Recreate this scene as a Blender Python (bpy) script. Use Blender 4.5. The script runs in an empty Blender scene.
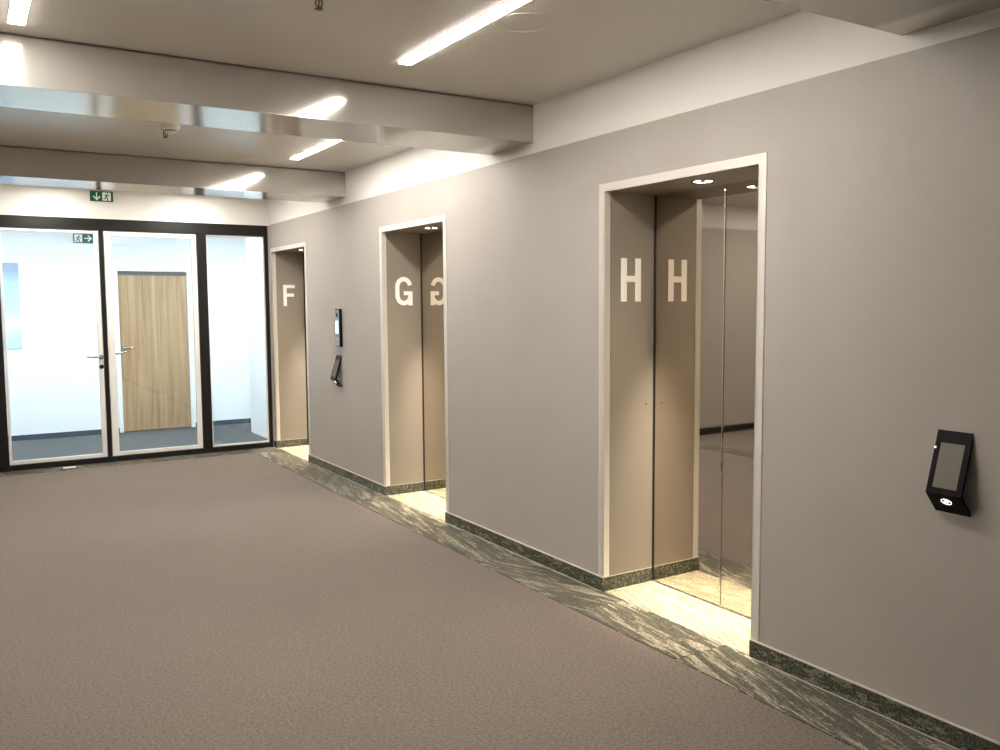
import bpy, bmesh, math, random
from mathutils import Vector, Matrix
random.seed(4)
C = bpy.context.scene.collection
PI = math.pi

# ------------------------------------------------------------------ geometry helpers
class MB:
    def __init__(s):
        s.bm = bmesh.new(); s.mi = 0
    def _new(s, before):
        for f in s.bm.faces:
            if f.index == -1 or f not in before: pass
    def box(s, x0, x1, y0, y1, z0, z1, mi=None, bev=0.0, seg=2):
        mi = s.mi if mi is None else mi
        b = bmesh.new()
        bmesh.ops.create_cube(b, size=1.0)
        for v in b.verts:
            v.co = Vector(((x0+x1)/2 + v.co.x*(x1-x0), (y0+y1)/2 + v.co.y*(y1-y0), (z0+z1)/2 + v.co.z*(z1-z0)))
        if bev > 0:
            bmesh.ops.bevel(b, geom=list(b.edges), offset=bev, segments=seg, profile=0.5, affect='EDGES')
        s.merge(b, mi); return s
    def merge(s, b, mi=0, mat=None, smooth=False):
        if mat is not None: bmesh.ops.transform(b, matrix=mat, verts=list(b.verts))
        for f in b.faces:
            f.material_index = mi
            if smooth: f.smooth = True
        me = bpy.data.meshes.new('tmp'); b.to_mesh(me); b.free()
        s.bm.from_mesh(me); bpy.data.meshes.remove(me)
    def prism(s, pts, origin, u, v, n, depth, mi=0, bev=0.0):
        """polygon pts in (u,v) extruded by depth along n from origin"""
        b = bmesh.new()
        o, u, v, n = Vector(origin), Vector(u), Vector(v), Vector(n)
        lo = [b.verts.new(o + u*p[0] + v*p[1]) for p in pts]
        hi = [b.verts.new(o + u*p[0] + v*p[1] + n*depth) for p in pts]
        b.faces.new(lo); b.faces.new(hi[::-1])
        k = len(pts)
        for i in range(k): b.faces.new((lo[i], hi[i], hi[(i+1) % k], lo[(i+1) % k]))
        bmesh.ops.recalc_face_normals(b, faces=list(b.faces))
        if bev > 0:
            bmesh.ops.bevel(b, geom=list(b.edges), offset=bev, segments=2, profile=0.5, affect='EDGES')
        s.merge(b, mi); return s
    def lathe(s, prof, center, mi=0, n=32, axis='Z', smooth=True):
        """prof: list of (r, h)"""
        b = bmesh.new(); rings = []
        for r, h in prof:
            if r < 1e-6: rings.append([b.verts.new((0, 0, h))])
            else: rings.append([b.verts.new((r*math.cos(2*PI*i/n), r*math.sin(2*PI*i/n), h)) for i in range(n)])
        for a, c in zip(rings, rings[1:]):
            for i in range(n):
                j = (i+1) % n
                if len(a) == 1 and len(c) == 1: continue
                if len(a) == 1: b.faces.new((a[0], c[i], c[j]))
                elif len(c) == 1: b.faces.new((a[i], c[0], a[j]))
                else: b.faces.new((a[i], c[i], c[j], a[j]))
        bmesh.ops.recalc_face_normals(b, faces=list(b.faces))
        m = Matrix.Translation(center)
        if axis == 'Y': m = m @ Matrix.Rotation(PI/2, 4, 'X')
        if axis == 'X': m = m @ Matrix.Rotation(PI/2, 4, 'Y')
        s.merge(b, mi, m, smooth); return s
    def tube(s, pts, r, mi=0, n=12, caps=True):
        b = bmesh.new(); rings = []
        pts = [Vector(p) for p in pts]
        up = Vector((0.13, 0.27, 0.95))
        for i, p in enumerate(pts):
            d = (pts[min(i+1, len(pts)-1)] - pts[max(i-1, 0)]).normalized()
            a = d.cross(up)
            if a.length < 1e-3: a = d.cross(Vector((1, 0, 0)))
            a.normalize(); c = d.cross(a)
            rr = r[i] if isinstance(r, (list, tuple)) else r
            rings.append([b.verts.new(p + (a*math.cos(2*PI*k/n) + c*math.sin(2*PI*k/n))*rr) for k in range(n)])
        for a, c in zip(rings, rings[1:]):
            for k in range(n): b.faces.new((a[k], a[(k+1) % n], c[(k+1) % n], c[k]))
        if caps: b.faces.new(rings[0][::-1]); b.faces.new(rings[-1])
        bmesh.ops.recalc_face_normals(b, faces=list(b.faces))
        s.merge(b, mi, None, True); return s
    def stroke(s, pts, w, origin, u, v, n, depth, mi=0):
        """a flat stroke of width w along the polyline pts, extruded"""
        L, R = [], []
        k = len(pts)
        for i in range(k):
            p = Vector(pts[i])
            d0 = (p - Vector(pts[i-1])).normalized() if i > 0 else None
            d1 = (Vector(pts[i+1]) - p).normalized() if i < k-1 else None
            d0 = d0 or d1; d1 = d1 or d0
            t = (d0 + d1).normalized(); nn = Vector((-t.y, t.x))
            c = max(0.4, t.dot(d1))
            L.append(p + nn*(w/2/c)); R.append(p - nn*(w/2/c))
        b = bmesh.new()
        o, u, v, n = Vector(origin), Vector(u), Vector(v), Vector(n)
        P = lambda q, h: b.verts.new(o + u*q[0] + v*q[1] + n*h)
        l0 = [P(q, 0) for q in L]; r0 = [P(q, 0) for q in R]; l1 = [P(q, depth) for q in L]; r1 = [P(q, depth) for q in R]
        for i in range(k-1):
            b.faces.new((l0[i], l0[i+1], r0[i+1], r0[i])); b.faces.new((l1[i], r1[i], r1[i+1], l1[i+1]))
            b.faces.new((l0[i], l1[i], l1[i+1], l0[i+1])); b.faces.new((r0[i], r0[i+1], r1[i+1], r1[i]))
        b.faces.new((l0[0], r0[0], r1[0], l1[0])); b.faces.new((l0[-1], l1[-1], r1[-1], r0[-1]))
        bmesh.ops.recalc_face_normals(b, faces=list(b.faces))
        s.merge(b, mi); return s
    def build(s, name, mats, parent=None, loc=None):
        me = bpy.data.meshes.new(name); s.bm.to_mesh(me); s.bm.free()
        for m in (mats if isinstance(mats, (list, tuple)) else [mats]): me.materials.append(m)
        o = bpy.data.objects.new(name, me); C.objects.link(o)
        if parent: o.parent = parent
        if loc: o.location = loc
        return o

def empty(name, loc=(0, 0, 0)):
    o = bpy.data.objects.new(name, None); C.objects.link(o); o.location = loc; o.empty_display_size = .1
    return o
def tag(o, label=None, cat=None, group=None, kind=None):
    if label: o['label'] = label
    if cat: o['category'] = cat
    if group: o['group'] = group
    if kind: o['kind'] = kind
    return o
def struct(o, label=None):
    o['kind'] = 'structure'
    if label: o['label'] = label
    return o
def copy_tree(o, parent=None, loc=None):
    c = o.copy(); C.objects.link(c); c.parent = parent
    if loc is not None: c.location = loc
    for ch in list(o.children): copy_tree(ch, c)
    return c

# ------------------------------------------------------------------ materials
def mat(name, col=(.5, .5, .5), rough=.5, metal=0.0, coat=0.0, coat_rough=.1, ior=1.5, emit=None, es=0.0):
    m = bpy.data.materials.new(name); m.use_nodes = True
    b = m.node_tree.nodes['Principled BSDF']
    b.inputs['Base Color'].default_value = (*col, 1)
    b.inputs['Roughness'].default_value = rough
    b.inputs['Metallic'].default_value = metal
    b.inputs['Coat Weight'].default_value = coat
    b.inputs['Coat Roughness'].default_value = coat_rough
    b.inputs['IOR'].default_value = ior
    if emit:
        b.inputs['Emission Color'].default_value = (*emit, 1); b.inputs['Emission Strength'].default_value = es
    return m
def N(m, t, **kw):
    n = m.node_tree.nodes.new(t)
    for k, v in kw.items():
        if k in n.inputs: n.inputs[k].default_value = v
        else: setattr(n, k, v)
    return n
def LK(m, a, b): m.node_tree.links.new(a, b)
def ramp(m, stops):
    r = m.node_tree.nodes.new('ShaderNodeValToRGB'); e = r.color_ramp.elements
    while len(e) > 1: e.remove(e[-1])
    e[0].position = stops[0][0]; e[0].color = (*stops[0][1], 1)
    for p, c in stops[1:]:
        q = e.new(p); q.color = (*c, 1)
    return r
def bsdf(m): return m.node_tree.nodes['Principled BSDF']

def noisy(name, c0, c1, scale, rough, bump=.0, bscale=None, **kw):
    m = mat(name, c0, rough, **kw)
    tc = N(m, 'ShaderNodeTexCoord'); n = N(m, 'ShaderNodeTexNoise', Scale=scale, Detail=4.0)
    LK(m, tc.outputs['Object'], n.inputs['Vector'])
    r = ramp(m, [(.3, c0), (.7, c1)]); LK(m, n.outputs['Fac'], r.inputs['Fac']); LK(m, r.outputs['Color'], bsdf(m).inputs['Base Color'])
    if bump:
        n2 = N(m, 'ShaderNodeTexNoise', Scale=bscale or scale, Detail=3.0); LK(m, tc.outputs['Object'], n2.inputs['Vector'])
        b = N(m, 'ShaderNodeBump', Strength=bump, Distance=.002); LK(m, n2.outputs['Fac'], b.inputs['Height']); LK(m, b.outputs['Normal'], bsdf(m).inputs['Normal'])
    return m

M = {}
M['taupe'] = noisy('taupe_wall_paint', (.360, .334, .303), (.380, .353, .321), 3.0, .55, .12, 260.0)
M['white'] = noisy('white_paint', (.71, .695, .66), (.735, .72, .685), 2.0, .6, .05, 200.0)
M['ceiling'] = noisy('satin_ceiling_panel', (.64, .61, .56), (.66, .63, .58), 1.2, .28, .02, 3.0, ior=1.5)
M['beam'] = noisy('glossy_beam_panel', (.50, .482, .445), (.515, .497, .46), 1.0, .085, .012, 2.2, metal=.66)
M['soffit'] = noisy('glossy_beam_soffit', (.50, .482, .445), (.515, .497, .46), 1.0, .15, .012, 2.2, metal=.66)
M['groove'] = mat('dark_shadow_joint', (.09, .08, .07), .35)
M['cream'] = mat('cream_metal_frame', (.70, .665, .61), .36, metal=.35)
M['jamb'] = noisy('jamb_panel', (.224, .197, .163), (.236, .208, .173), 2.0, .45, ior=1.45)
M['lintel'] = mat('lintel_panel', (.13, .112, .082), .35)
M['letter'] = mat('white_letter_vinyl', (.95, .93, .88), .5)
M['seam'] = mat('dark_gap', (.012, .010, .008), .5)
M['black'] = mat('black_aluminium', (.012, .011, .011), .33)
bsdf(M['black']).inputs['Specular IOR Level'].default_value = .25
M['alu'] = mat('light_grey_aluminium', (.82, .81, .77), .42)
M['steel'] = mat('brushed_steel', (.68, .66, .62), .26, metal=1.0)
M['stop_metal'] = mat('bright_aluminium', (.92, .92, .90), .35)
M['dark_plastic'] = mat('black_plastic', (.006, .005, .005), .42, ior=1.18)
M['filler_sheen'] = mat('joint_filler_and_top_sheen', (.50, .44, .385), .5)  # filler of the joints, also the painted sheen on skirting tops
M['room_white'] = mat('white_room_wall', (.86, .88, .89), .6)
M['blue_base'] = mat('slate_blue_skirting', (.045, .065, .095), .5)
M['bronze'] = mat('dark_brass', (.10, .06, .045), .35, metal=.8)
M['off_white'] = mat('off_white_plastic', (.93, .90, .80), .45)
M['green'] = mat('exit_green', (.004, .085, .045), .4)
M['sign_white'] = mat('exit_white', (.80, .86, .80), .5)
M['screen'] = mat('grey_glass_screen', (.14, .13, .112), .12, ior=1.5)
M['lamp'] = mat('linear_lamp', (.9, .9, .9), .5, emit=(1.0, .935, .855), es=72)
M['lamp_housing'] = mat('lamp_housing', (.75, .72, .66), .4)
M['spot_glow'] = mat('spot_glow', (.9, .9, .9), .5, emit=(1.0, .88, .68), es=9)
M['ring_glow'] = mat('reader_glow', (.9, .9, .9), .5, emit=(1.0, .93, .72), es=1.2)
M['display_glow'] = mat('display_glow', (.8, .9, .95), .4, emit=(.62, .90, 1.0), es=.85)
M['panel_grey'] = mat('grey_panel_metal', (.28, .31, .34), .35, metal=.4)
M['panel_mark'] = mat('pale_panel_mark', (.45, .50, .54), .4)
M['cool_lamp'] = mat('cool_ceiling_lamp', (.9, .9, .9), .5, emit=(.79, .915, 1.0), es=33)
M['dark_grey'] = mat('dark_grey_finish', (.10, .095, .09), .45)

# mirror finished elevator door
m = mat('mirror_bronze_steel', (.72, .66, .58), .03, metal=1.0); M['mirror'] = m

# carpet
def carpet(name, a, b, big):
    m = mat(name, a, .95)
    bsdf(m).inputs['Sheen Weight'].default_value = .15
    tc = N(m, 'ShaderNodeTexCoord')
    n = N(m, 'ShaderNodeTexNoise', Scale=150.0, Detail=4.0, Roughness=.8); LK(m, tc.outputs['Object'], n.inputs['Vector'])
    n3 = N(m, 'ShaderNodeTexNoise', Scale=80.0, Detail=2.0); LK(m, tc.outputs['Object'], n3.inputs['Vector'])
    mf = N(m, 'ShaderNodeMix', data_type='FLOAT'); mf.inputs[0].default_value = .5; LK(m, n.outputs['Fac'], mf.inputs[2]); LK(m, n3.outputs['Fac'], mf.inputs[3])
    r = ramp(m, [(.33, a), (.67, b)]); LK(m, mf.outputs[0], r.inputs['Fac'])
    n2 = N(m, 'ShaderNodeTexNoise', Scale=.9, Detail=4.0, Distortion=.6); LK(m, tc.outputs['Object'], n2.inputs['Vector'])
    r2 = ramp(m, [(.3, (1-big,)*3), (.7, (1+big*.0,)*3)]); LK(m, n2.outputs['Fac'], r2.inputs['Fac'])
    mx = N(m, 'ShaderNodeMix', data_type='RGBA', blend_type='MULTIPLY'); mx.inputs[0].default_value = 1
    LK(m, r.outputs['Color'], mx.inputs[6]); LK(m, r2.outputs['Color'], mx.inputs[7]); LK(m, mx.outputs[2], bsdf(m).inputs['Base Color'])
    bp = N(m, 'ShaderNodeBump', Strength=.35, Distance=.003); LK(m, n.outputs['Fac'], bp.inputs['Height']); LK(m, bp.outputs['Normal'], bsdf(m).inputs['Normal'])
    return m
M['carpet'] = carpet('mauve_brown_carpet', (.060, .047, .037), (.225, .181, .147), .12)
M['blue_carpet'] = carpet('slate_blue_carpet', (.024, .028, .030), (.056, .061, .064), .10)

# veined green grey stone; each slab of the mesh carries its own offset in the attribute "slab"
def stone(name, light, mid, dark, rough, sx=1.0):
    m = mat(name, mid, rough, ior=1.5); bsdf(m).inputs['Specular IOR Level'].default_value = .28
    tc = N(m, 'ShaderNodeTexCoord'); at = N(m, 'ShaderNodeAttribute', attribute_name='slab')
    ad = N(m, 'ShaderNodeVectorMath', operation='MULTIPLY_ADD'); ad.inputs[1].default_value = (7, 5, 3)
    LK(m, at.outputs['Vector'], ad.inputs[0]); LK(m, tc.outputs['Object'], ad.inputs[2])
    rot = N(m, 'ShaderNodeVectorRotate', rotation_type='Z_AXIS'); LK(m, ad.outputs[0], rot.inputs['Vector'])
    sx_ = N(m, 'ShaderNodeSeparateXYZ'); LK(m, at.outputs['Vector'], sx_.inputs[0])
    an = N(m, 'ShaderNodeMath', operation='MULTIPLY_ADD'); an.inputs[1].default_value = 1.0; an.inputs[2].default_value = -.5; LK(m, sx_.outputs[0], an.inputs[0]); LK(m, an.outputs[0], rot.inputs['Angle'])
    mp = N(m, 'ShaderNodeMapping'); mp.inputs['Scale'].default_value = (26*sx, 2.4*sx, 18*sx); LK(m, rot.outputs[0], mp.inputs['Vector'])
    n = N(m, 'ShaderNodeTexNoise', Scale=1.2, Detail=9.0, Roughness=.74, Distortion=.7); LK(m, mp.outputs[0], n.inputs['Vector'])
    r = ramp(m, [(.33, dark), (.44, mid), (.50, tuple(x*.45 for x in mid)), (.58, light), (.66, mid), (.74, tuple(x*.5 for x in mid))]); LK(m, n.outputs['Fac'], r.inputs['Fac'])
    g = N(m, 'ShaderNodeTexNoise', Scale=95.0, Detail=3.0, Roughness=.7); LK(m, ad.outputs[0], g.inputs['Vector'])
    r2 = ramp(m, [(.38, (.30, .31, .27)), (.58, (1.2, 1.17, 1.06))]); LK(m, g.outputs['Fac'], r2.inputs['Fac'])
    mx = N(m, 'ShaderNodeMix', data_type='RGBA', blend_type='MULTIPLY'); mx.inputs[0].default_value = .85
    LK(m, r.outputs['Color'], mx.inputs[6]); LK(m, r2.outputs['Color'], mx.inputs[7]); LK(m, mx.outputs[2], bsdf(m).inputs['Base Color'])
    return m
M['stone'] = stone('veined_stone_strip', (.45, .415, .345), (.118, .116, .098), (.010, .011, .009), .28)
M['sill_stone'] = stone('pale_sill_stone', (.74, .70, .56), (.56, .53, .41), (.26, .25, .18), .3)
M['base_stone'] = stone('dark_skirting_stone', (.21, .215, .175), (.105, .112, .090), (.022, .026, .022), .25, 1.6)

# oak veneer
m = mat('oak_veneer', (.5, .4, .28), .45)
tc = N(m, 'ShaderNodeTexCoord'); mp = N(m, 'ShaderNodeMapping'); mp.inputs['Scale'].default_value = (22, 22, .7); LK(m, tc.outputs['Object'], mp.inputs['Vector'])
n = N(m, 'ShaderNodeTexNoise', Scale=1.0, Detail=6.0, Roughness=.6, Distortion=.5); LK(m, mp.outputs[0], n.inputs['Vector'])
r = ramp(m, [(.30, (.27, .165, .088)), (.5, (.41, .262, .143)), (.70, (.50, .345, .205))]); LK(m, n.outputs['Fac'], r.inputs['Fac']); LK(m, r.outputs['Color'], bsdf(m).inputs['Base Color'])
M['oak'] = m

# pane glass
m = bpy.data.materials.new('clear_glass'); m.use_nodes = True
nt = m.node_tree; nt.nodes.clear()
out = N(m, 'ShaderNodeOutputMaterial'); tr = N(m, 'ShaderNodeBsdfTransparent'); tr.inputs[0].default_value = (.955, .975, .975, 1)
gl = N(m, 'ShaderNodeBsdfGlossy', Roughness=.0); fr = N(m, 'ShaderNodeFresnel', IOR=1.5); mxs = N(m, 'ShaderNodeMixShader')
LK(m, fr.outputs[0], mxs.inputs[0]); LK(m, tr.outputs[0], mxs.inputs[1]); LK(m, gl.outputs[0], mxs.inputs[2]); LK(m, mxs.outputs[0], out.inputs[0])
M['glass'] = m

# poster: pale sky over a white horizon
m = mat('sky_poster', (.3, .5, .7), .15)
tc = N(m, 'ShaderNodeTexCoord'); sp = N(m, 'ShaderNodeSeparateXYZ'); LK(m, tc.outputs['Generated'], sp.inputs[0])
n = N(m, 'ShaderNodeTexNoise', Scale=6.0, Detail=5.0); LK(m, tc.outputs['Generated'], n.inputs['Vector'])
a = N(m, 'ShaderNodeMath', operation='MULTIPLY_ADD'); a.inputs[1].default_value = .16; LK(m, n.outputs['Fac'], a.inputs[0]); LK(m, sp.outputs['Z'], a.inputs[2])
r = ramp(m, [(.10, (.50, .66, .74)), (.22, (.60, .78, .86)), (.38, (.84, .88, .88)), (.5, (.58, .76, .90)), (.85, (.50, .66, .82)), (1.1, (.36, .44, .60))])
LK(m, a.outputs[0], r.inputs['Fac']); LK(m, r.outputs['Color'], bsdf(m).inputs['Base Color']); M['poster'] = m

def slab_attr(o, per_island):
    """a per-slab colour offset stored on the mesh (per_island: function of face centre -> (r,g,b))"""
    at = o.data.attributes.new('slab', 'FLOAT_VECTOR', 'CORNER')
    for p in o.data.polygons:
        v = per_island(p.center)
        for li in p.loop_indices: at.data[li].vector = v

# ------------------------------------------------------------------ measures (metres)
ZW, ZC, ZB, ZBASE = 2.5056, 2.788, 2.568, .0855
D = .3552                       # depth of the elevator recess
ZO = 2.2002                     # clear height of the openings
OPEN = {'F': (8.5273, 9.5956), 'G': (5.5595, 6.6331), 'H': (2.6516, 3.7169)}
YG = 9.68                       # front of the glass partition
XL = -3.50                      # opposite side of the lobby
YB = -9.0                       # end of the lobby behind the camera
YR = 11.94                      # back wall of the room beyond the glass
XFL = -9.0
Y_SIDE0, Y_SIDE1 = 4.55, 7.62   # side passage on the opposite side

# ------------------------------------------------------------------ setting
b = MB(); b.box(XFL, -.31, YB, YG-.22, -.10, 0)
struct(b.build('floor', M['carpet']), 'mauve brown carpet of the elevator lobby')

# right wall: taupe lower part with the three openings, white band above
ys = [YB] + [v for k in ('H', 'G', 'F') for v in OPEN[k]] + [YG+.12]
b = MB()
for i in range(0, len(ys), 2): b.box(0, .5, ys[i], ys[i+1], 0, ZW)
for k in 'HGF': b.box(0, .5, OPEN[k][0], OPEN[k][1], ZO+.012, ZW)
b.box(.0, .5, YB, YG+.12, ZW, 2.95, 1)
struct(b.build('wall_right', [M['taupe'], M['white']]), 'taupe elevator wall with a white band along its top')

# opposite side, back of the lobby, side passage
b = MB()
b.box(XL-.2, XL, YB, Y_SIDE0, 0, ZW); b.box(XL-.2, XL, YB, Y_SIDE0, ZW, 2.95, 1)
struct(b.build('wall_left', [M['taupe'], M['white']]))
b = MB(); b.box(XFL, XL, Y_SIDE1, Y_SIDE1+.2, 0, ZW); b.box(XFL, XL, Y_SIDE1, Y_SIDE1+.2, ZW, 2.95, 1)
b.box(XL-.2, XL, Y_SIDE1+.2, YG, 0, ZW); b.box(XL-.2, XL, Y_SIDE1+.2, YG, ZW, 2.95, 1)
struct(b.build('wall_side', [M['taupe'], M['white']]))
b = MB(); b.box(XFL, XL-.2, Y_SIDE0-.2, Y_SIDE0, 0, 2.95); b.box(XFL-.2, XFL, Y_SIDE0-.2, Y_SIDE1+.2, 0, 2.95)
struct(b.build('wall_passage', M['taupe']))
b = MB(); b.box(XL-.2, .5, YB-.2, YB, 0, 2.95)
struct(b.build('wall_back', M['taupe']))
b = MB()
b.box(XL-.2, -2.757, YG, YG+.12, 0, ZW); b.box(XL-.2, 0, YG, YG+.12, 2.4964, 2.95, 1); b.box(-.018, 0, YG, YG+.12, 0, 2.4964)
struct(b.build('wall_front', [M['taupe'], M['white']]), 'white band above the black framed glass partition')
b = MB(); b.box(XFL, .5, YB, YG+.12, ZC, 2.90)
struct(b.build('ceiling', M['ceiling']), 'satin beige metal lobby ceiling')

beams = [(4.397, 4.892), (7.398, 7.893), (1.495, 1.9906), (-1.45, -.955), (-4.4, -3.905), (-7.35, -6.855)]
for i, (y0, y1) in enumerate(beams):
    b = MB()
    xs = [XL, -1.7598, -1.7582, -.0005]
    b.box(xs[0], xs[3], y0, y1, ZB+.0012, ZC-.010, 0, .0012); b.box(xs[0], xs[3], y0+.0012, y1-.0012, ZB, ZB+.003, 2)
    if i == 0: b.box(xs[1], xs[2], y0-.0004, y0+.002, ZB+.002, ZC-.012, 1)
    b.box(xs[0], xs[3], y0+.004, y1-.004, ZB+.006, ZC, 1)
    o = struct(b.build('ceiling_beam', [M['beam'], M['groove'], M['soffit']]))
    if i < 3: o['label'] = ['glossy boxed ceiling beam, middle of the three seen', 'glossy boxed ceiling beam closest to the glass partition', 'dark boxed ceiling beam over the near end of the elevator wall'][i]

# stone strips on the floor, one slab after the other
def slabs(cuts, x0, x1, name, label, z1=.004, alongy=True, extra=()):
    b = MB()
    for a, c in zip(cuts, cuts[1:]):
        if alongy: b.box(x0, x1, a+.0012, c-.0012, -.05, z1, 0)
        else: b.box(a+.0012, c-.0012, x0, x1, -.05, z1, 0)
    for e in extra: b.box(*e, -.05, z1, 0)
    if alongy: b.box(x0+.001, x1-.001, cuts[0]+.001, cuts[-1]-.001, -.05, z1-.002, 1)
    else: b.box(cuts[0]+.001, cuts[-1]-.001, x0+.001, x1-.001, -.05, z1-.002, 1)
    o = struct(b.build(name, [M['stone'], M['filler_sheen']]), label)
    rnd = random.Random(7); tab = [(rnd.uniform(.1, .9), rnd.random()*3, rnd.random()*3) for _ in range(60)]
    def f(c):
        q = c.y if alongy else c.x
        k = max([i for i, v in enumerate(cuts) if v <= q+.003] or [0])
        return tab[k]
    slab_attr(o, f); return o
cuts = [-9, -7.8, -6.6, -5.4, -4.2, -3.0, -1.8, -.6, .6, 1.75, 2.81, 3.54, 4.55, 5.46, 6.60, 7.6, 8.50, 9.45, YG]
slabs(cuts, -.31, 0, 'trim_1', 'green grey stone strip along the elevator wall')
slabs([-3.5, -2.75, -1.9, -1.05, -.31], YG-.22, YG, 'trim_2', 'thin stone strip in front of the glass partition', alongy=False)
slabs(cuts[:-1]+[YG], -3.50, -3.22, 'trim_3', 'stone strip along the opposite side')

# skirting
def skirting(name, segs, label=None):
    b = MB(); info = []
    for (x0, x1, y0, y1) in segs:
        b.box(x0, x1, y0, y1, .004, ZBASE-.003, 0, .0015); b.box(x0, x1, y0, y1, ZBASE-.003, ZBASE, 1); b.box(x0-.005, x0, y0, y1, .0035, .0065, 1)  # pale top strip paints light caught on the polished edge; floor bead is filler
    o = struct(b.build(name, [M['base_stone'], M['filler_sheen']]), label)
    slab_attr(o, lambda c: (.3, math.floor(c.y*1.1)*.37, math.floor(c.x*3)*.21))
    return o
def run(a, c, step=1.02):
    k = max(1, round((c-a)/step)); w = (c-a)/k
    return [(a+i*w+.0008, a+(i+1)*w-.0008) for i in range(k)]
TB = .0146
segs = []
for i in range(0, len(ys), 2):
    for a, c in run(ys[i], ys[i+1] if i < 6 else YG): segs.append((-TB, 0, a, c))
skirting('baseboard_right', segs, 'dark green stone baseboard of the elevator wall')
b = MB()
for a, c in run(YB, Y_SIDE0): b.box(XL, XL+.015, a, c, .004, .085)
struct(b.build('baseboard_left', M['black']))
b = MB(); b.box(XFL, XL, Y_SIDE1-.015, Y_SIDE1, 0, .085); b.box(XL, XL+.015, Y_SIDE1, YG, .004, .085); b.box(XL+.015, -2.757, YG-.015, YG, .004, .085)
struct(b.build('baseboard_side', M['black']))

# ------------------------------------------------------------------ elevators
def letter(ch, x0, x1, y, z0, z1, parent):
    b = MB(); h = z1-z0; w = x1-x0; t = .041 if ch == 'H' else .038
    O, U, V, Nn = (x0, y, z0), (1, 0, 0), (0, 0, 1), (0, -1, 0)
    R = lambda a, c, e, f: b.prism([(a, e), (c, e), (c, f), (a, f)], O, U, V, Nn, .0018)
    if ch == 'H':
        R(0, t, 0, h); R(w-t, w, 0, h); R(t, w-t, h*.455, h*.455+.034)
    elif ch == 'F':
        R(0, t, 0, h); R(t, w, h-.036, h); R(t, w*.92, h*.44, h*.44+.036)
    else:
        r = w/2; hw = t/2; pts = []
        a, e = w/2-hw, h*.27
        for i in range(15):
            th = math.radians(12 + 168*i/14); pts.append((w/2 + a*math.cos(th), h-e-hw + (e)*math.sin(th)))
        for i in range(15):
            th = math.radians(180 + 150*i/14); pts.append((w/2 + a*math.cos(th), e+hw + e*math.sin(th)))
        b.stroke(pts, t, O, U, V, Nn, .0018)
        b.prism([(w-t, 0), (w+.002, 0), (w+.002, h*.50), (w*.50, h*.50), (w*.50, h*.50-.034), (w-t, h*.50-.034)], O, U, V, Nn, .0021)
    return b.build('letter', M['letter'], parent)

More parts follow.
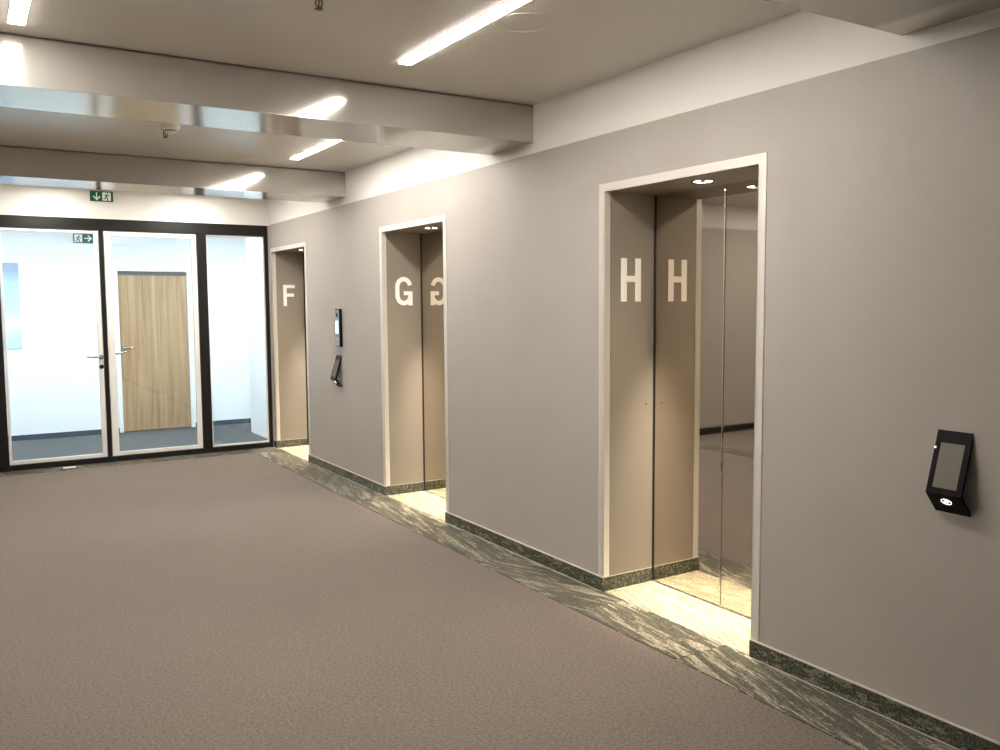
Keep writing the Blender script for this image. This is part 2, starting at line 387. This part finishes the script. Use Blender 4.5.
def elevator(k, label, lx, ly, lz):
    y0, y1 = OPEN[k]; ym = (y0+y1)/2
    root = empty('elevator_entrance', (0, ym, 0)); tag(root, label, 'elevator', 'elevator entrances in the taupe wall')
    R = lambda b, n, m, p=None: (lambda o: (setattr(o, 'matrix_parent_inverse', Matrix.Translation((0, -ym, 0))) if p is None else None, o)[1])(b.build(n, m, p or root))
    # door leaves
    for a, c in ((y0-.06, ym-.002), (ym+.002, y1+.06)):
        b = MB(); b.box(D, D+.035, a, c, .006, ZO+.06, 0, .005, 2)
        R(b, 'door_panel', M['mirror'])
    # dark seal strips in the corners and along the sill
    b = MB(); b.box(D-.007, D-.0005, y1-.0105, y1-.007, .004, ZO); b.box(D-.007, D-.0005, y0+.007, y0+.0105, .004, ZO)
    R(b, 'edge_seal', M['seam'])
    # frame: face strip around the opening and its return into it
    fw, ft, rd = .0435, .004, .036
    b = MB()
    for s, yy in ((1, y1), (-1, y0)):
        a, c = sorted((yy, yy+s*fw)); b.box(-ft, .004, a, c, ZBASE, ZO+fw, 0, .001)
        a, c = sorted((yy-s*.0055 if s > 0 else yy-s*.0005, yy+s*.004)); b.box(-ft, rd, a, c, ZBASE, ZO, 0, .0004)
    b.box(-ft, .004, y0, y1, ZO, ZO+fw, 0, .001)
    R(b, 'door_frame', M['cream'])
    # jamb panels and lintel
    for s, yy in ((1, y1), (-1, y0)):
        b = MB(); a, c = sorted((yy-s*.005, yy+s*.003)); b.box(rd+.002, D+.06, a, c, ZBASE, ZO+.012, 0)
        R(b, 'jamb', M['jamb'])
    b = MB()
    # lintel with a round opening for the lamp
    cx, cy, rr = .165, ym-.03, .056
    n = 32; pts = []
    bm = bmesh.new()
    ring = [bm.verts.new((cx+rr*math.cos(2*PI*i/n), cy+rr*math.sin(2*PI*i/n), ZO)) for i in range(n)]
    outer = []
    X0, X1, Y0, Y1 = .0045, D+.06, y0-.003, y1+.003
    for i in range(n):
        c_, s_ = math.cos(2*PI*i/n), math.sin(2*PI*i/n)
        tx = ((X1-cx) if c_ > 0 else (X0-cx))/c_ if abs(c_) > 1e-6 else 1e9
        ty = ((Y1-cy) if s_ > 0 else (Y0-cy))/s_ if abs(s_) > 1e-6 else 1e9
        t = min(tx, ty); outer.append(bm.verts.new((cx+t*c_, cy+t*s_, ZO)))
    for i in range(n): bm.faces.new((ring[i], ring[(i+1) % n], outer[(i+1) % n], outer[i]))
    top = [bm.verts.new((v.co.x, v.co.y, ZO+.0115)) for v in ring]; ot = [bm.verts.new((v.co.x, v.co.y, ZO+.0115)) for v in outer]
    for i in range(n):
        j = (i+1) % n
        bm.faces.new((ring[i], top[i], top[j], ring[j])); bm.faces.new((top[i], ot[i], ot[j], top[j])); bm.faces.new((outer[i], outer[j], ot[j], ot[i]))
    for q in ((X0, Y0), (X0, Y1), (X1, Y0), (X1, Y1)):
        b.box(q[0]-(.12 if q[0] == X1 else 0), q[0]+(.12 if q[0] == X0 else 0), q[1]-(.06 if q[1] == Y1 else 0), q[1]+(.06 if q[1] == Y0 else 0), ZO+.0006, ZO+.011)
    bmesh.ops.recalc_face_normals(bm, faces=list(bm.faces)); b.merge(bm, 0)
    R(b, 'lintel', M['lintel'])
    # stone skirting and floor slab of the recess
    for s, yy in ((1, y1), (-1, y0)):
        b = MB(); a, c = sorted((yy-s*.008, yy+s*.002)); b.box(-TB if s > 0 else 0, D-.001, a, c, .004, ZBASE-.003, 0, .001); b.box(-TB if s > 0 else 0, D-.001, a, c, ZBASE-.003, ZBASE, 1)  # pale top strip paints the sheen of the polished upper edge
        o = R(b, 'skirting', [M['base_stone'], M['filler_sheen']]); slab_attr(o, lambda c: (.5, 1.3, .4))
    b = MB(); b.box(.002, D+.09, y0, y1, -.05, .004, 0); b.box(D-.006, D-.001, y0+.01, y1-.01, .0036, .0046, 1)
    o = R(b, 'sill', [M['sill_stone'], M['seam']]); slab_attr(o, lambda c: (.8, 2.1+ym, .7))
    o = letter(k, *lx, ly, *lz, root); o.matrix_parent_inverse = Matrix.Translation((0, -ym, 0))
    if k == 'H':
        b = MB(); b.lathe([(0, 0), (.0045, 0), (.0045, .003), (0, .004)], (.299, y1-.005, 1.035), 0, 14, axis='Y'); R(b, 'screw', M['bronze'])
    return root, (cx, cy)
spots = []
for k, lab, lx, lz in (('H', 'elevator with white letter H and mirror doors, closest to camera', (.111, .253), (1.612, 1.850)),
                       ('G', 'elevator with white letter G, between the F and H elevators', (.112, .268), (1.60, 1.838)),
                       ('F', 'elevator with white letter F, beside the glass partition', (.113, .247), (1.603, 1.839))):
    r, c = elevator(k, lab, lx, OPEN[k][1]-.005, lz); spots.append((k, c))

# recessed spot in each lintel
def downlight():
    root = empty('downlight')
    b = MB(); b.lathe([(.045, .0), (.058, .0), (.061, -.0015), (.060, -.0035), (.047, -.0035), (.045, 0), (.045, .009)], (0, 0, 0), 0, 40); b.build('trim_ring', M['steel'], root)
    b = MB(); b.lathe([(.0445, -.002), (.043, .005), (.036, .009), (0, .0092)], (0, 0, 0), 0, 40); b.build('reflector', M['spot_glow'], root)
    b = MB(); b.lathe([(0, -.007), (.010, -.006), (.013, 0.0), (.013, .0088)], (0, 0, 0), 0, 24); b.build('lamp_cap', M['bronze'], root)
    return root
first = downlight()
for i, (k, (x, y)) in enumerate(spots):
    o = first if i == 0 else copy_tree(first)
    o.location = (x, y, ZO-.0006)
    tag(o, 'round recessed spotlight in the lintel of the elevator lettered %s' % k, 'downlight', 'spotlights in the elevator lintels')
    L = bpy.data.lights.new('elevator_spot', 'SPOT'); L.energy = 420; L.color = (1, .865, .69); L.spot_size = math.radians(66); L.spot_blend = 1.0; L.shadow_soft_size = .025
    lo = bpy.data.objects.new('elevator_spot', L); C.objects.link(lo); lo.location = (x, y, ZO-.012); lo.rotation_euler = (0, math.radians(-16), 0)

# ------------------------------------------------------------------ glass partition
b = MB()
ZT = 2.4964
T0, T1 = YG, YG+.07
b.box(-2.757, -.020, T0, T1, 2.378, ZT, 0, .002)
b.box(-2.757, -.020, T0, T1, .004, .058, 0, .002)
for a, c in ((-2.757, -2.640), (-.7883, -.6909), (-.060, -.020)): b.box(a, c, T0, T1, .05, 2.385, 0, .002)
b.box(-1.7485, -1.7084, T0+.004, T1, .05, 2.385, 0, .001)
struct(b.build('trim_4', M['black']), 'black frame of the glass partition')

def lever(cx, cz, yface, sgn, mirror=1, yd=-1):
    """lever handle whose rose sits at cx, cz on the face yface; the lever points along sgn"""
    b = MB()
    b.lathe([(0, 0), (.024, 0), (.024, .008), (.010, .009), (.0095, .045), (0, .045)], (cx, yface, cz), 0, 20, axis='Y')
    y = yface + yd*.05
    b.tube([(cx, yface+yd*.03, cz), (cx, y, cz), (cx+sgn*.02, y-.004*0, cz+.001), (cx+sgn*.08, y, cz+.004), (cx+sgn*.135, y, cz+.006)], [.009, .010, .010, .0085, .0075], 0, 12)
    return b
def glass_door(name, x0, x1, sl, sr, rail_t, rail_b, z0, z1, label):
    root = empty(name, ((x0+x1)/2, YG+.02, 0)); struct(root, label)
    inv = Matrix.Translation(-root.location)
    ya, yb = YG+.010, YG+.056
    b = MB(); b.box(x0, x0+sl, ya, yb, z0, z1, 0, .002); b.box(x1-sr, x1, ya, yb, z0, z1, 0, .002)
    b.box(x0+sl, x1-sr, ya, yb, z0, z0+rail_b, 0, .002); b.box(x0+sl, x1-sr, ya, yb, z1-rail_t, z1, 0, .002)
    o = b.build('door_frame', M['alu'], root); o.matrix_parent_inverse = inv
    b = MB(); b.box(x0+sl-.008, x1-sr+.008, YG+.029, YG+.037, z0+rail_b-.008, z1-rail_t+.008)
    o = b.build('pane', M['glass'], root); o.matrix_parent_inverse = inv
    return root, inv
r1, i1 = glass_door('door_1', -2.636, -1.7535, .024, .042, .022, .034, .062, 2.374, 'left glass door with light grey metal frame and lever')
o = lever(-1.775, 1.095, YG+.010, -1).build('handle', M['steel'], r1); o.matrix_parent_inverse = i1
b = MB(); b.lathe([(0, 0), (.022, 0), (.022, .007), (0, .008)], (-1.775, YG+.010, .995), 0, 20, axis='Y'); b.box(-1.778, -1.772, YG-.001, YG+.004, .985, 1.002)
o = b.build('lock', M['black'], r1); o.matrix_parent_inverse = i1
r2, i2 = glass_door('door_2', -1.7035, -.7930, .066, .050, .046, .036, .062, 2.374, 'right glass door in front of the oak door')
b = MB(); b.lathe([(0, 0), (.024, 0), (.024, -.008), (.010, -.009), (.0095, -.045), (0, -.045)], (-1.655, YG+.056, 1.115), 0, 20, axis='Y')
b.tube([(-1.655, YG+.085, 1.115), (-1.655, YG+.105, 1.115), (-1.63, YG+.107, 1.117), (-1.56, YG+.107, 1.125), (-1.515, YG+.105, 1.140)], [.009, .01, .01, .0085, .0075])
o = b.build('handle', M['steel'], r2); o.matrix_parent_inverse = i2
root = empty('window_1', (-.375, YG+.02, 0)); struct(root, 'fixed glass pane right of the glass doors'); inv = Matrix.Translation(-root.location)
b = MB(); b.box(-.690, -.061, YG+.020, YG+.05, .060, .078, 0, .001); b.box(-.690, -.061, YG+.02, YG+.05, 2.360, 2.376, 0, .001); b.box(-.074, -.0605, YG+.02, YG+.05, .078, 2.36, 0, .001); b.box(-.690, -.678, YG+.02, YG+.05, .078, 2.36, 0, .001)
o = b.build('glazing_bead', M['alu'], root); o.matrix_parent_inverse = inv
b = MB(); b.box(-.682, -.068, YG+.029, YG+.037, .070, 2.368)
o = b.build('pane', M['glass'], root); o.matrix_parent_inverse = inv

# floor stop in front of the left glass door
root = empty('door_stop', (-2.13, YG-.165, 0)); tag(root, 'small steel door stop on the floor before left glass door', 'door stop')
b = MB(); b.box(-.075, .075, -.022, .022, .004, .008, 0, .002); b.build('base_plate', M['dark_plastic'], root)
b = MB(); b.box(-.058, .058, -.019, .019, .008, .020, 0, .004, 3); b.build('buffer', M['stop_metal'], root)

# ------------------------------------------------------------------ room beyond the glass
X2, X3, ZR = -5.2, 3.2, 2.72
b = MB(); b.box(X2, X3, YG+.0, YR+.1, -.10, -.002); 
o = struct(b.build('floor_room', M['blue_carpet']), 'slate blue carpet behind the glass')
DX0, DX1, DZ = -1.268, -.428, 2.058
b = MB()
b.box(X2, DX0-.045, YR, YR+.15, 0, ZR); b.box(DX1+.045, X3, YR, YR+.15, 0, ZR); b.box(DX0-.045, DX1+.045, YR, YR+.15, DZ+.045, ZR)
struct(b.build('wall_room_back', M['room_white']), 'white wall behind the glass')
b = MB(); b.box(.108, .5, YG+.12, 11.02, 0, ZR); b.box(.5, X3, YG+.12, YG+.25, 0, ZR); b.box(X3, X3+.1, YG, YR+.15, 0, ZR)
struct(b.build('wall_room_right', M['room_white']), 'white wall end right behind the fixed pane')
b = MB(); b.box(X2-.1, X2, YG, YR+.15, 0, ZR); b.box(X2, XL-.2, YG+.02, YG+.12, 0, ZR)
struct(b.build('wall_room_left', M['room_white']))
b = MB(); b.box(X2, X3, YG+.12, YR+.15, ZR, ZR+.1)
struct(b.build('ceiling_room', M['ceiling']))
b = MB(); b.box(X2, DX0-.048, YR-.014, YR, 0, .062, 0, .002); b.box(DX1+.048, X3, YR-.014, YR, 0, .062, 0, .002)
struct(b.build('baseboard_room', M['blue_base']), 'slate blue baseboard behind the glass')
root = empty('door_3', ((DX0+DX1)/2, YR, 0)); struct(root, 'light oak door in a white frame behind the glass'); inv = Matrix.Translation(-root.location)
b = MB(); b.box(DX0, DX1, YR+.020, YR+.060, .006, 2.008, 0, .002)
o = b.build('leaf', M['oak'], root); o.matrix_parent_inverse = inv
b = MB(); b.box(DX0, DX1, YR+.012, YR+.06, 2.011, DZ, 0, .002)
o = b.build('top_dark_strip', M['dark_grey'], root); o.matrix_parent_inverse = inv  # plain dark grey strip above the door leaf
b = MB(); b.box(DX0-.05, DX0-.001, YR-.016, YR+.07, -.001, DZ+.05, 0, .002); b.box(DX1+.001, DX1+.05, YR-.016, YR+.07, -.001, DZ+.05, 0, .002); b.box(DX0-.001, DX1+.001, YR-.016, YR+.07, DZ+.001, DZ+.05, 0, .002)
o = b.build('door_frame', M['room_white'], root); o.matrix_parent_inverse = inv
o = lever(-1.215, 1.085, YR+.020, 1).build('handle', M['steel'], root); o.matrix_parent_inverse = inv

# poster, exit signs
root = empty('wall_picture', (-2.80, YR, 1.62)); root['kind'] = 'thing'; tag(root, 'pale blue sky picture on the white wall behind left glass door', 'poster')
b = MB(); b.box(-.435, .435, -.014, 0, -.51, .52, 0, .003); b.build('print', M['poster'], root)

def man(b, O, U, V, Nn, h, mi, d):
    P = lambda pts: b.prism(pts, O, U, V, Nn, d, mi)
    S = lambda pts, w: b.stroke(pts, w*h, O, U, V, Nn, d, mi)
    b.prism([(.62*h+.085*h*math.cos(2*PI*i/16), .86*h+.085*h*math.sin(2*PI*i/16)) for i in range(16)], O, U, V, Nn, d, mi)
    S([(.55*h, .74*h), (.42*h, .42*h)], .17)
    S([(.42*h, .44*h), (.62*h, .30*h), (.56*h, .06*h), (.66*h, .06*h)], .11)
    S([(.42*h, .44*h), (.33*h, .22*h), (.10*h, .17*h)], .11)
    S([(.55*h, .72*h), (.72*h, .58*h), (.84*h, .64*h)], .075)
    S([(.52*h, .72*h), (.32*h, .68*h), (.24*h, .50*h)], .075)
def exit_sign(name, loc, w, h, arrow, label):
    root = empty(name, loc); tag(root, label, 'exit sign')
    b = MB(); b.box(-w/2, w/2, -.022, 0, -h/2, h/2, 0, .002); b.build('housing', M['green'], root)
    b = MB(); g = MB(); O = (-w/2, -.0222, -h/2); U, V, Nn = (1, 0, 0), (0, 0, 1), (0, -1, 0)
    m0 = h*.09; pw = h*.80
    if arrow == 'down':
        px = w-pw-h*.22
        cx, cy, t = px/2+.004, h*.5, h*.11
        b.stroke([(cx, h*.88), (cx, h*.22)], t, O, U, V, Nn, .0012)
        b.stroke([(cx-h*.32, h*.50), (cx, h*.17), (cx+h*.32, h*.50)], t*1.1, O, U, V, Nn, .0012)
    else:
        px = h*.10
        cx, cy, t = px+pw+(w-px-pw)/2, h*.5, h*.11
        b.stroke([(cx-h*.36, cy), (cx+h*.30, cy)], t, O, U, V, Nn, .0012)
        b.stroke([(cx, cy+h*.32), (cx+h*.33, cy), (cx, cy-h*.32)], t*1.1, O, U, V, Nn, .0012)
    b.prism([(px, m0), (px+pw, m0), (px+pw, h-m0), (px, h-m0)], O, U, V, Nn, .0010)
    b.build('pictogram', M['sign_white'], root)
    O2 = (-w/2+px+pw*.03, -.0233, -h/2+m0+.002)
    man(g, O2, U, V, Nn, (h-2*m0)*.94, 0, .0012); g.build('running_figure', M['green'], root)
    return root
exit_sign('exit_sign', (-1.708, YG, 2.719), .214, .100, 'down', 'green emergency exit sign with down arrow, on white band above partition')
exit_sign('exit_sign', (-1.642, YR, 2.455), .226, .112, 'right', 'green emergency exit sign with right arrow, on white wall behind the glass')

# ------------------------------------------------------------------ things on the elevator wall
def terminal(name, y0, label):
    w = .130
    root = empty(name, (0, y0, .846)); tag(root, label, 'access terminal', 'black bent access terminals')
    H, R_, RX, t = .297, .076, -.066, .009
    A, B_, C_ = Vector((0, H)), Vector((RX, R_)), Vector((0, 0))
    d1 = (B_-A).normalized(); n1 = Vector((-d1.y, d1.x));  n1 = n1 if n1.x > 0 else -n1
    d2 = (C_-B_).normalized(); n2 = Vector((-d2.y, d2.x)); n2 = n2 if n2.x > 0 else -n2
    O, U, V, Nn = (0, 0, 0), (1, 0, 0), (0, 0, 1), (0, 1, 0)
    inn = Vector((RX+.0145, R_+.0008))
    a2 = (0, H-.034); c2 = (0, .0135)
    b = MB(); b.prism([A, B_, C_, c2, inn, a2], O, U, V, Nn, w, 0, .0012); b.build('mounting_plate', M['dark_plastic'], root)
    # screen on the upper plate
    b = MB(); L = (B_-A).length
    def quad(b, P0, dd, nn, u0, u1, v0, v1, th, mi=0):
        o = Vector((P0.x - nn.x*th, 0, P0.y - nn.y*th))
        b.prism([(u0, v0), (u1, v0), (u1, v1), (u0, v1)], o, (0, 1, 0), (dd.x, 0, dd.y), (nn.x, 0, nn.y), th, mi)
    quad(b, A, d1, n1, w*.16, w*.83, L*.20, L*.90, .0012); b.build('screen', M['screen'], root)
    b = MB(); quad(b, A, d1, n1, w*.95, w*.99, L*.27, L*.30, .0015); b.build('bright_dot', M['ring_glow'], root)  # small bright dot near the side edge of the plate
    # reader ring on the lower plate
    L2 = (C_-B_).length; cen = B_ + d2*(L2*.36); b = MB(); g = MB()
    def disc(bm_, r0, r1, th, n=28):
        pts = []
        o = Vector((cen.x - n2.x*th, w*.5, cen.y - n2.y*th)); U2, V2, N2 = Vector((0, 1, 0)), Vector((d2.x, 0, d2.y)), Vector((n2.x, 0, n2.y))
        if r0 == 0: bm_.prism([(r1*math.cos(2*PI*i/n), r1*.62*math.sin(2*PI*i/n)) for i in range(n)], o, U2, V2, N2, th)
        else: bm_.stroke([(r0*math.cos(2*PI*i/n), r0*.75*math.sin(2*PI*i/n)) for i in range(n+1)], r1, o, U2, V2, N2, th)
    disc(b, 0, .0095, .0012); disc(b, .0185, .0022, .001); b.build('reader_light', M['ring_glow'], root)
    return root
terminal('access_terminal', 1.673, 'black bent access terminal on the wall right of elevator H')
terminal('access_terminal', 7.580, 'black bent access terminal under the grey call panel')

root = empty('call_panel', (0, 7.545, 1.225)); tag(root, 'slim grey elevator call panel with lit display between elevators F and G', 'call panel')
b = MB(); b.box(-.028, 0, 0, .105, 0, .347, 0, .003); b.build('mounting_box', M['dark_plastic'], root)
b = MB(); b.box(-.0295, -.0275, .004, .101, .006, .341, 0, .001); b.build('face_plate', M['panel_grey'], root)
b = MB(); b.box(-.0315, -.029, .030, .092, .122, .236, 0, .001); b.build('display', M['display_glow'], root)
for z in (.055, .275):
    b = MB(); b.box(-.033, -.029, .036, .076, z, z+.032, 0, .003); b.build('button', M['panel_mark'] if z < .1 else M['dark_plastic'], root)
for z in (.022, .315):
    b = MB(); b.box(-.0305, -.029, .03, .08, z, z+.006); b.build('mark', M['panel_mark'], root)

# ------------------------------------------------------------------ ceiling fittings
def lamp(loc, length, label, group='linear ceiling lamps of the lobby'):
    root = empty('ceiling_lamp', loc); tag(root, label, 'ceiling lamp', group)
    w = .031; q = length/2
    b = MB(); b.box(-w-.003, -w, -q-.003, q+.003, -.0035, 0, 0, .0005); b.box(w, w+.003, -q-.003, q+.003, -.0035, 0, 0, .0005)
    b.box(-w, w, -q-.003, -q, -.0035, 0); b.box(-w, w, q, q+.003, -.0035, 0); b.build('housing', M['lamp_housing'], root)
    b = MB(); b.box(-w+.0003, w-.0003, -q+.0003, q-.0003, -.0055, -.0015, 0, .001, 2); b.build('diffuser', M['lamp'], root)
    return root
lamp((-1.055, 3.085, ZC), 1.75, 'long lit strip lamp on the ceiling above the H elevator side')
lamp((-.622, 5.975, ZC), 1.90, 'lit strip lamp on the ceiling between the two boxed beams')
lamp((-2.716, 3.455, ZC), 1.55, 'lit strip lamp at the left edge of the ceiling')
lamp((-.85, 8.70, ZC), 1.40, 'strip lamp behind the far ceiling beam')
lamp((-.27, -5.2, ZC), 1.55, 'strip lamp behind the viewer, close to the elevator wall')
lamp((-2.2, 8.70, ZC), 1.40, 'added unseen strip lamp behind the far ceiling beam, left')  # second lamp in this bay, out of view, added to brighten the white band
lamp((-1.9, -5.6, ZC), 1.55, 'added fill strip lamp far behind the viewer')  # out of view, added as fill light from behind
lamp((-4.6, 6.1, ZC), 1.55, 'added unseen strip lamp in the side passage')  # passage lamps are unseen, added to brighten the passage
lamp((-6.6, 6.1, ZC), 1.55, 'added unseen strip lamp in the side passage, further in')  # also unseen, added for more light in the passage

def sprinkler(loc, label):
    root = empty('sprinkler', loc); tag(root, label, 'sprinkler', 'ceiling sprinklers')
    b = MB(); b.lathe([(0, 0), (.026, 0), (.028, -.003), (.016, -.010), (.0, -.010)], (0, 0, 0), 0, 24); b.build('escutcheon', M['steel'], root)
    b = MB(); b.lathe([(0, -.008), (.011, -.008), (.011, -.022), (.006, -.024), (0, -.024)], (0, 0, 0), 0, 16)
    b.tube([(-.009, 0, -.020), (-.014, 0, -.034), (-.010, 0, -.047), (0, 0, -.054)], .003); b.tube([(.009, 0, -.020), (.014, 0, -.034), (.010, 0, -.047), (0, 0, -.054)], .003)
    b.build('body', M['bronze'], root)
    b = MB(); b.lathe([(0, -.052), (.006, -.054), (.017, -.057), (.017, -.059), (0, -.058)], (0, 0, 0), 0, 20); b.build('deflector', M['bronze'], root)
    b = MB(); b.tube([(0, 0, -.022), (0, 0, -.05)], .0028); b.build('bulb', mat('red_bulb', (.25, .02, .02), .15), root)
    return root
sprinkler((-1.752, 3.262, ZC), 'dark sprinkler head on the bare ceiling between two parallel strip lamps')
sprinkler((-1.752, 6.20, ZC), 'small sprinkler head beside the white smoke detector')
root = empty('smoke_detector', (-1.752, 6.03, ZC)); tag(root, 'white smoke detector on the ceiling between the two boxed beams', 'smoke detector')
b = MB(); b.lathe([(0, 0), (.060, 0), (.060, -.010), (.057, -.012)], (0, 0, 0), 0, 32); b.build('base', M['off_white'], root)
b = MB(); b.lathe([(.057, -.012), (.056, -.026), (.048, -.036), (.040, -.040)], (0, 0, 0), 0, 32); b.lathe([(.040, -.046), (.038, -.052), (.024, -.058), (0, -.060)], (0, 0, 0), 0, 32); b.build('dome', M['off_white'], root)
b = MB(); b.lathe([(.037, -.039), (.037, -.047)], (0, 0, 0), 0, 32); b.build('vent_slot', M['dark_grey'], root)

# flush round cover beside the long strip lamp
root = None
b = MB(); b.lathe([(0, -.0012), (.118, -.0012), (.122, -.003), (.126, -.0012), (.127, 0)], (0, 0, 0), 0, 48, smooth=False)
o = b.build('ceiling_cover', M['ceiling'], None, (-.89, 3.15, ZC)); tag(o, 'faint round flush cover on the ceiling beside the long strip lamp', 'ceiling cover')

# cool lamps of the room beyond
for i, x in enumerate((-3.6, -2.0, -.4, 1.4)):
    root = empty('ceiling_lamp', (x, 10.30, ZR)); tag(root, 'cool white ceiling lamp of the room behind the glass', 'ceiling lamp', 'panel lamps behind the glass')
    b = MB(); b.box(-.62, .62, -.17, .17, -.012, 0, 0, .002); b.build('housing', M['lamp_housing'], root)
    b = MB(); b.box(-.58, .58, -.13, .13, -.016, -.011, 0, .001); b.build('diffuser', M['cool_lamp'], root)

# ------------------------------------------------------------------ world, camera, view
w = bpy.data.worlds.new('World'); bpy.context.scene.world = w; w.use_nodes = True
w.node_tree.nodes['Background'].inputs[0].default_value = (.5, .55, .6, 1); w.node_tree.nodes['Background'].inputs[1].default_value = .05

yaw, pitch, roll = [math.radians(v) for v in (31.75, -4.6319, -.4006)]
f = 867.1583
fwd = Vector((math.sin(yaw)*math.cos(pitch), math.cos(yaw)*math.cos(pitch), math.sin(pitch)))
rt = Vector((math.cos(yaw), -math.sin(yaw), 0)); up = rt.cross(fwd)
r2_ = rt*math.cos(roll) + up*math.sin(roll); u2_ = -rt*math.sin(roll) + up*math.cos(roll)
cam = bpy.data.cameras.new('camera'); co = bpy.data.objects.new('camera', cam); C.objects.link(co)
mw = Matrix((r2_, u2_, -fwd)).transposed().to_4x4(); mw.translation = Vector((-2.9693, 0, 1.6)); co.matrix_world = mw
cam.sensor_width = 36; cam.lens = f/1000*36; cam.clip_start = .02
bpy.context.scene.camera = co
sc = bpy.context.scene
sc.view_settings.view_transform = 'Standard'; sc.view_settings.look = 'None'; sc.view_settings.gamma = 1; sc.view_settings.use_curve_mapping = False
sc.view_settings.exposure = 0.96
sc.cycles.use_denoising = True
sc.cycles.max_bounces = 10; sc.cycles.diffuse_bounces = 6; sc.cycles.glossy_bounces = 6; sc.cycles.transparent_max_bounces = 12
sc.cycles.caustics_reflective = True; sc.cycles.blur_glossy = .5; sc.cycles.sample_clamp_indirect = 6
